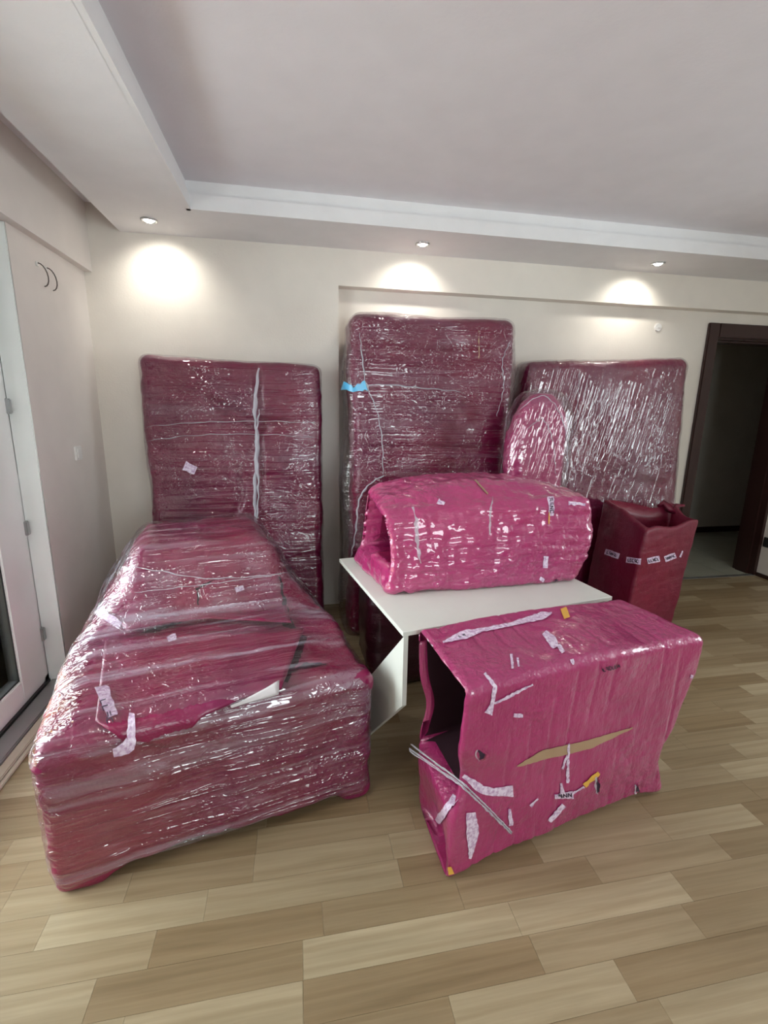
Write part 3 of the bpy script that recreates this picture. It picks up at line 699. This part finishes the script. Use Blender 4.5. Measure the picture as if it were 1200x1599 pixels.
# --- E: slim rounded bundle ------------------------------------------------
tE = thing('wrapped_bundle', 'slim upright magenta bundle with rounded top, wrapped in film, behind the table', 'bundle', (1.5, 2.72, 0))
Ec = [(1.25, 2.62, 0), (1.62, 2.62, 0), (1.64, 2.84, 0), (1.27, 2.84, 0), (1.285, 2.66, 1.585), (1.66, 2.66, 1.60), (1.67, 2.84, 1.60), (1.30, 2.84, 1.58)]
def E_warp(V, p, U, P, C):
    V = V.copy(); x, z = p[:, 0], p[:, 2]; V[:, 2] -= .16*np.abs(2*x-1)**2.5*sst(.7, 1, z); V[:, 2] -= .05*sst(.45, 0, x)*sst(.8, 1, z); return V
VE, QE = bundle(Ec, .012, .09, E_warp, std_disp(.008, .005, 41, (3, 3, 22))); VE = flat_bottom(VE)
put('bubble_wrap', (VE, QE), 'wrap_bright', tE)
def Ef_warp(V, p, U, P, C):
    V = V.copy(); x, z = p[:, 0], p[:, 2]; V[:, 2] -= .13*np.abs(2*x-1)**3*sst(.7, 1, z); V[:, 0] += .035*sst(.5, 1, x)*sst(.0, .5, z); V[:, 2] += .012*sst(.8, 1, z); return V
VEf, QEf = bundle(Ec, .008, .09, Ef_warp, film_disp(.002, 41, Bt*np.array([[1.4], [1], [1]]), .008, .008), inflate=.004); VEf = flat_bottom(VEf, .01)
put('stretch_film', (VEf, QEf), 'film_vertical', tE); bvEf = bvh(VEf, QEf)
rope(bvEf, [(812, 640), (845, 618), (872, 640), (886, 690), (884, 740)], .0028, tE, .002)
rope(bvEf, [(824, 670), (848, 655), (864, 690), (868, 740)], .0022, tE, .001)

# --- white folding table -------------------------------------------------
tT = thing('folding_table', 'white laminate table with slanted side leg panels, between sofa and boxes', 'table', (.77, 2.03, 0))
tp = [(.364, 1.506), (1.33, 1.693), (1.185, 2.552), (.217, 2.362)]
def zprism(name, pts, z0, z1, m, t):
    n = len(pts); V = [(x-t.location.x, y-t.location.y, z-t.location.z) for z in (z0, z1) for x, y in pts]
    return mesh_obj(name, V, [tuple(range(n))[::-1], tuple(range(n, 2*n))]+[(i, (i+1) % n, n+(i+1) % n, n+i) for i in range(n)], m, t)
o = zprism('tabletop', tp, .700, .718, 'laminate_white', tT); bv = o.modifiers.new('bevel', 'BEVEL'); bv.width = .002; bv.segments = 2
def legpanel(x_off, flip, z0=0):
    # slanted plank in the plane of the table's side edge
    q = np.array([.85, .0]); s0 = np.array([.364, 1.506]); sd = np.array([-.147, .856]); sd = sd/np.linalg.norm(sd); ww = .867
    prof = [(.002, .70), (.002, .42), (.40, .0), (.69, .0)] if not flip else [(ww-.002, .70), (ww-.002, .50), (ww-.30, .25), (ww-.40, .40), (ww-.2, .70)]
    V = []; off = np.array([.962, .187])/.98
    for k in (0, .018):
        for (s, z) in prof:
            b = s0+sd*s+off*(x_off+k); V.append((b[0]-tT.location.x, b[1]-tT.location.y, z-tT.location.z))
    n = len(prof)
    mesh_obj('leg_panel', V, [tuple(range(n))[::-1], tuple(range(n, 2*n))]+[(i, (i+1) % n, n+(i+1) % n, n+i) for i in range(n)], 'laminate_white', tT)
legpanel(.004, False); legpanel(.95, False)
zprism('foot_block', [(.30, 2.02), (.33, 2.02), (.31, 2.12), (.28, 2.12)], 0, .02, 'laminate_white', tT)

# --- near-black bundle added under the table in place of shade on the floor
tU = thing('wrapped_bundle', 'low near-black bundle added under the white table to darken the floor there', 'bundle', (.75, 2.5, 0))
Uc = [(.36, 2.22, 0), (1.10, 2.36, 0), (1.05, 2.80, 0), (.36, 2.74, 0), (.37, 2.25, .60), (1.08, 2.38, .62), (1.04, 2.78, .62), (.37, 2.72, .60)]
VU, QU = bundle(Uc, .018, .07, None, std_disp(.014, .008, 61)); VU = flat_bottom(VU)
put('bubble_wrap', (VU, QU), 'wrap_shade', tU)

# --- G: box bundle on the table -------------------------------------------
tG = thing('wrapped_box', 'shiny pink magenta bubble wrapped box lying on the white table', 'box', (.8, 2.08, .718))
z0 = .719
Gc = [(.365, 1.832, z0), (1.285, 1.868, z0), (1.29, 2.28, z0), (.30, 2.29, z0), (.352, 1.88, 1.065), (1.32, 1.895, 1.115), (1.34, 2.26, 1.10), (.335, 2.22, 1.12)]
def G_warp(V, p, U, P, C):
    V = V.copy(); x, y, z = p.T
    V[:, 2] += sst(.5, 1, z)*(.075*np.sin(np.pi*np.clip(x, 0, 1))**.7*sst(.0, .45, y)-.0*y)
    V[:, 1] -= .018*np.sin(np.pi*np.clip(z, 0, 1))*sst(.5, 0, y)
    # open left end: a deep hollow framed by a thick folded rim
    left = U[:, 0] < 1e-6
    yy, zz = U[:, 1], U[:, 2]
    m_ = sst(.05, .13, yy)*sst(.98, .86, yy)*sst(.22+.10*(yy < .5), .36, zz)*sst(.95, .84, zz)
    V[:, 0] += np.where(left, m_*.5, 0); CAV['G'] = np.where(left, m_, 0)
    V[:, 0] -= .03*sst(.35, 0, x)*sst(.35, .0, z)*sst(.2, 1, y)
    V[:, 0] += .035*sst(.3, .0, x)*np.sin(np.pi*np.clip(z, 0, 1))*sst(.5, 0, y)*.8
    V[:, 0] += .02*sst(.7, 1, x)*np.sin(np.pi*np.clip(z, 0, 1))*1.5-.03*sst(.7, 1, x)*sst(.4, 0, z)*.5
    return V
def G_disp(V, p, Nn):
    fr = np.clip(-Nn[:, 1], 0, 1)
    zz = V[:, 2]+.006*fbm(V*7, 2, 4)+.01*vn(V*2.5, 6)
    seam = np.exp(-((((zz-.74)/.047) % 1)-.5)**2/.02)*(.25+.75*sst(-.3, .4, vn(V*np.array([4, 4, 20]), 8)))
    vs = np.exp(-((((V[:, 0]+.01*fbm(V*6, 2, 9)-.545)/.205) % 1)-.5)**2/.006)
    return .006*fbm(V*4, 2, 3)+.0035*ridge(V*np.array([9, 9, 22]), 2, 8)-fr*(.006*seam+.003*vs)+.0045*fbm(V*32, 2, 12)
VG, QG = bundle(Gc, .008, .035, G_warp, G_disp); VG[:, 2] = np.maximum(VG[:, 2], z0)
put('bubble_wrap', (VG, QG), 'wrap_bright', tG, inner=CAV['G'], inner_m='wrap_deep'); bvG = bvh(VG, QG)  # hollow faces take the deeper wrap colour, painting in its shade
ribbon('label_tape', bvG, [(860, 776), (861, 790), (862, 806)], [10, 10, 7], 'tape_white', tG, .003, 4, 1)
scribble(bvG, 861, 790, 24, 5, 1.5, tG, 4, 1.2, 5)
ribbon('label_tape', bvG, [(853, 868), (852, 887)], [7, 7], 'tape_white', tG, .003, 4, 1)
ribbon('label_tape', bvG, [(848, 902), (842, 911)], [7, 9], 'tape_white', tG, .003, 4, 1)
ribbon('label_tape', bvG, [(888, 786), (914, 788)], [5, 4], 'tape_white', tG, .003, 4, 1)
ribbon('label_tape', bvG, [(678, 928), (676, 921)], [14, 3], 'tape_white', tG, .003, 3, 1)
ribbon('label_tape', bvG, [(684, 783), (694, 788)], [8, 5], 'tape_white', tG, .003, 3, 1)
ribbon('yellow_tape', bvG, [(858, 800), (857, 818)], [2.2, 1.6], 'tape_yellow', tG, .003, 4)
ribbon('yellow_tape', bvG, [(742, 750), (762, 772)], [2.5, 2.5], 'tape_brown', tG, .003, 4)
ribbon('clear_tape', bvG, [(645, 792), (650, 812), (652, 850), (657, 880)], [3, 5, 4, 2], 'film_strand', tG, .002, 5, 2)
ribbon('clear_tape', bvG, [(770, 775), (766, 800), (765, 835)], [2, 3, 2], 'film_strand', tG, .002, 5, 1)
scribble(bvG, 872, 907, 12, 3, .2, tG, 2, 2, 9, True)

# --- H: front hollow box ----------------------------------------------------
tH = thing('wrapped_box', 'large magenta bubble wrapped box with open dark left end, front right on the floor', 'box', (.93, 1.42, 0))
Hc = [(.44, 1.165, 0), (1.435, 1.378, 0), (1.35, 1.66, 0), (.43, 1.485, 0), (.472, 1.150, .705), (1.435, 1.350, .690), (1.285, 1.645, .735), (.408, 1.497, .745)]
def H_warp(V, p, U, P, C):
    V = V.copy(); x, y, z = p.T; hu = np.array([.978, .21, 0]); hv = np.array([-.21, .978, 0])
    left = U[:, 0] < 1e-6; yy, zz = U[:, 1], U[:, 2]
    # opening, cut off below by the wrapping pulled diagonally together
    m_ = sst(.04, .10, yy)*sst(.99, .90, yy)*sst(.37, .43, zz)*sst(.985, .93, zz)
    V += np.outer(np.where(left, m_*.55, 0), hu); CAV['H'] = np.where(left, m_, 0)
    pinch = np.exp(-((zz-(.52+.06*yy))/.12)**2)
    V += np.outer(sst(.28, 0, x)*pinch*.03, hu)
    V += np.outer(sst(.2, 0, x)*pinch*sst(.5, 0, y)*.02, hv)
    lowf = sst(.35, 0, z)
    V += np.outer(np.where(left, .05*lowf*np.sin(np.pi*yy), 0), hu)
    # lower edge lifts off the floor between the corners
    # right end: bulging top corner, narrow waist, flared foot
    prof = .045*sst(.55, .85, z)-.055*np.exp(-((z-.27)/.16)**2)+.0
    V += np.outer(sst(.72, 1, x)*prof, hu)
    V[:, 2] += .012*np.sin(np.pi*np.clip(x, 0, 1))*sst(.6, 1, z)
    V[:, 2] += sst(.1, 0, z)*.028*sst(.06, .16, x)*sst(.2, 0, y)*sst(.97, .85, x)
    return V
def H_disp(V, p, Nn):
    hu = np.array([.978, .21, 0]); s = V@hu
    fr = np.clip(-Nn[:, 1], 0, 1); tp_ = np.clip(Nn[:, 2], 0, 1)
    ss = s+.012*vn(V*3, 6)+.004*vn(V*14, 7)
    cr = np.exp(-((((ss-.5)/.083) % 1)-.5)**2/.006)*sst(-.15, .25, vn(V*np.array([8, 8, 5]), 8))
    hz = np.exp(-((((V[:, 2]+.01*vn(V*5, 2))/.115) % 1)-.5)**2/.002)*.3
    return .007*fbm(V*4, 2, 13)+.0012*ridge(V*np.array([10, 10, 16]), 2, 8)-np.maximum(fr, tp_)*(.005*cr+.002*hz)+.0015*fbm(V*32, 2, 12)
VH, QH = bundle(Hc, .0075, .03, H_warp, H_disp); VH = flat_bottom(VH)
put('bubble_wrap', (VH, QH), 'wrap_front', tH, inner=CAV['H'], inner_m='shade_black'); bvH = bvh(VH, QH)  # cavity faces near black: the hollow's shade is put into the colour
TW = [([(692, 1004), (725, 992), (752, 985), (800, 975), (848, 962), (862, 958)], [3, 14, 6, 6, 12, 2]),
      ([(850, 988), (862, 1000), (868, 1012)], [9, 14, 10]), ([(872, 1008), (880, 1020)], [6, 6]), ([(757, 1052), (773, 1072), (768, 1100), (762, 1114)], [4, 6, 7, 12]),
      ([(772, 1098), (800, 1084), (832, 1068)], [3, 5, 2]), ([(799, 1022), (801, 1045)], [4, 3]), ([(808, 1028), (810, 1042)], [4, 3]),
      ([(802, 1116), (816, 1117)], [6, 5]), ([(724, 1210), (752, 1232), (770, 1236), (801, 1234)], [6, 14, 12, 18]), ([(735, 1268), (738, 1300), (734, 1340)], [14, 20, 4]),
      ([(795, 1262), (798, 1288)], [4, 7]), ([(886, 1178), (878, 1200)], [3, 5]), ([(888, 1160), (886, 1222)], [2, 5]), ([(828, 1258), (840, 1246)], [4, 2]), ([(876, 1222), (880, 1245)], [3, 8]),
      ([(866, 1243), (895, 1240)], [6, 12]), ([(858, 1282), (880, 1256)], [7, 8]), ([(890, 1240), (912, 1228)], [3, 3]), ([(893, 1030), (895, 1038)], [6, 3]), ([(1078, 1055), (1090, 1058)], [5, 6])]
for cl, wd in TW: ribbon('label_tape', bvH, cl, wd, 'tape_white', tH, .003, 4, .8)
ribbon('label_tape', bvH, [(712, 1244), (684, 1284)], [10, 12], 'tape_white', tH, .004, 4, 1)
ribbon('yellow_tape', bvH, [(880, 950), (886, 966)], [10, 10], 'tape_yellow', tH, .003, 4)
ribbon('yellow_tape', bvH, [(912, 1226), (935, 1206)], [7, 6], 'tape_yellow', tH, .003, 4, 1)
ribbon('yellow_tape', bvH, [(702, 1352), (706, 1368)], [5, 9], 'tape_yellow', tH, .004, 4)
ribbon('brown_tape', bvH, [(808, 1196), (850, 1178), (920, 1162), (988, 1136)], [3, 15, 14, 2], 'tape_brown', tH, .002, 5, .5)
scribble(bvH, 882, 1241, 22, 6, -.1, tH, 3, 1.6, 2, True)
scribble(bvH, 954, 1042, 28, 5, -.25, tH, 6, 1.6, 8, True)
scribble(bvH, 722, 994, 12, 3, -.2, tH, 2, 1.2, 4, True)
# tears with puckered lips
for (cx, cy, rx, ry, a) in ((752, 1178, 13, 9, 0), (934, 1225, 7, 14, .5), (996, 1236, 7, 12, .4)):
    ribbon('tear', bvH, [(cx-rx*.5, cy-ry*.9), (cx+rx*.1, cy), (cx-rx*.2, cy+ry*.9)], [2, rx*.8, 2], 'ink', tH, .0015, 3, 1.5)
    ribbon('torn_edge', bvH, [(cx+rx*.1, cy-ry), (cx+rx*.7, cy), (cx+rx*.1, cy+ry)], [2, 4, 2], 'wrap_bright', tH, .006, 3, 1.2)
    ribbon('torn_edge', bvH, [(cx-rx*.6, cy-ry), (cx-rx*.8, cy), (cx-rx*.3, cy+ry)], [2, 3, 2], 'film_strand', tH, .005, 3, 1.2)
# film rope pulled across the open end and round the front corner
def rope3(P, rad, t, name='film_rope', n=40, m='film_strand'):
    P = [Vector(p) for p in P]; Q = []
    for i in range(n+1):
        k = i/n*(len(P)-1); j = min(int(k), len(P)-2); Q.append(P[j].lerp(P[j+1], k-j)+Vector([random.uniform(-.0015, .0015) for _ in range(3)]))
    tube(name, Q, [rad*random.uniform(.7, 1.3) for _ in Q], m, t, 8, .6)
ha, hb_ = hit(bvH, 724, 1222, .012), hit(bvH, 795, 1296, .01); hm = hit(bvH, 760, 1260, .012)
if ha and hb_ and hm:
    for k in range(7):
        e = Vector((random.uniform(-.006, .006), random.uniform(-.006, .006), random.uniform(-.016, .016)))
        rope3([Vector((.398, 1.470, .27))+e*2, ha+e*.9, hm+e*.8, hb_+e*.5], random.uniform(.0010, .0026), tH)

# --- I: open-topped bundle -------------------------------------------------
tI = thing('wrapped_bin', 'open-topped dark magenta wrapped container standing right of the white table', 'container', (2.3, 2.75, 0))
Ic = [(2.04, 2.47, 0), (2.52, 2.60, 0), (2.60, 2.98, 0), (2.11, 3.0, 0), (2.095, 2.44, .785), (2.72, 2.70, .770), (2.80, 3.02, .79), (2.21, 3.045, .85)]
def I_warp(V, p, U, P, C):
    V = V.copy(); x, y, z = p.T; top = U[:, 2] > 1-1e-6; xx, yy = U[:, 0], U[:, 1]
    rim = .055
    m_ = sst(rim, rim+.05, xx)*sst(1-rim, 1-rim-.05, xx)*sst(rim, rim+.05, yy)*sst(1-rim, 1-rim-.05, yy)
    V[:, 2] -= np.where(top, m_*.55, 0)
    V[:, 2] += sst(.7, 1, z)*(.03*sst(.35, 0, x)*sst(.25, .6, y)+.012*np.sin(x*9+y*5))
    V[:, 2] += sst(.8, 1, z)*.03*sst(.7, .9, x)*sst(.6, .9, y)
    return V
VI, QI = bundle(Ic, .012, .022, I_warp, std_disp(.007, .0025, 53, (4, 4, 12), .0012)); VI = flat_bottom(VI)
put('bubble_wrap', (VI, QI), 'wrap_red', tI); bvI = bvh(VI, QI)
labs = [((946, 861), (968, 869)), ((979, 874), (1001, 877)), ((1011, 876), (1030, 872)), ((1038, 873), (1055, 867))]
for k, (a, b_) in enumerate(labs):
    ribbon('label_tape', bvI, [a, b_], [9, 9.5], 'tape_white', tI, .003, 4, .4)
    scribble(bvI, (a[0]+b_[0])/2, (a[1]+b_[1])/2, 17, 4.2, math.atan2(b_[1]-a[1], b_[0]-a[0]), tI, 5, 1.1, k+20)
ribbon('label_tape', bvI, [(1062, 870), (1066, 860)], [3, 2], 'tape_white', tI, .003, 3)
# crumpled flap folded over the rear rim
fp = [(2.66+.03*i, 3.02-.015*i+.012*math.sin(i*2), .80+.03*math.sin(i*1.7)) for i in range(6)]
tube('torn_flap', fp, [.012, .022, .026, .022, .018, .008], 'wrap_red', tI, 9, .5)
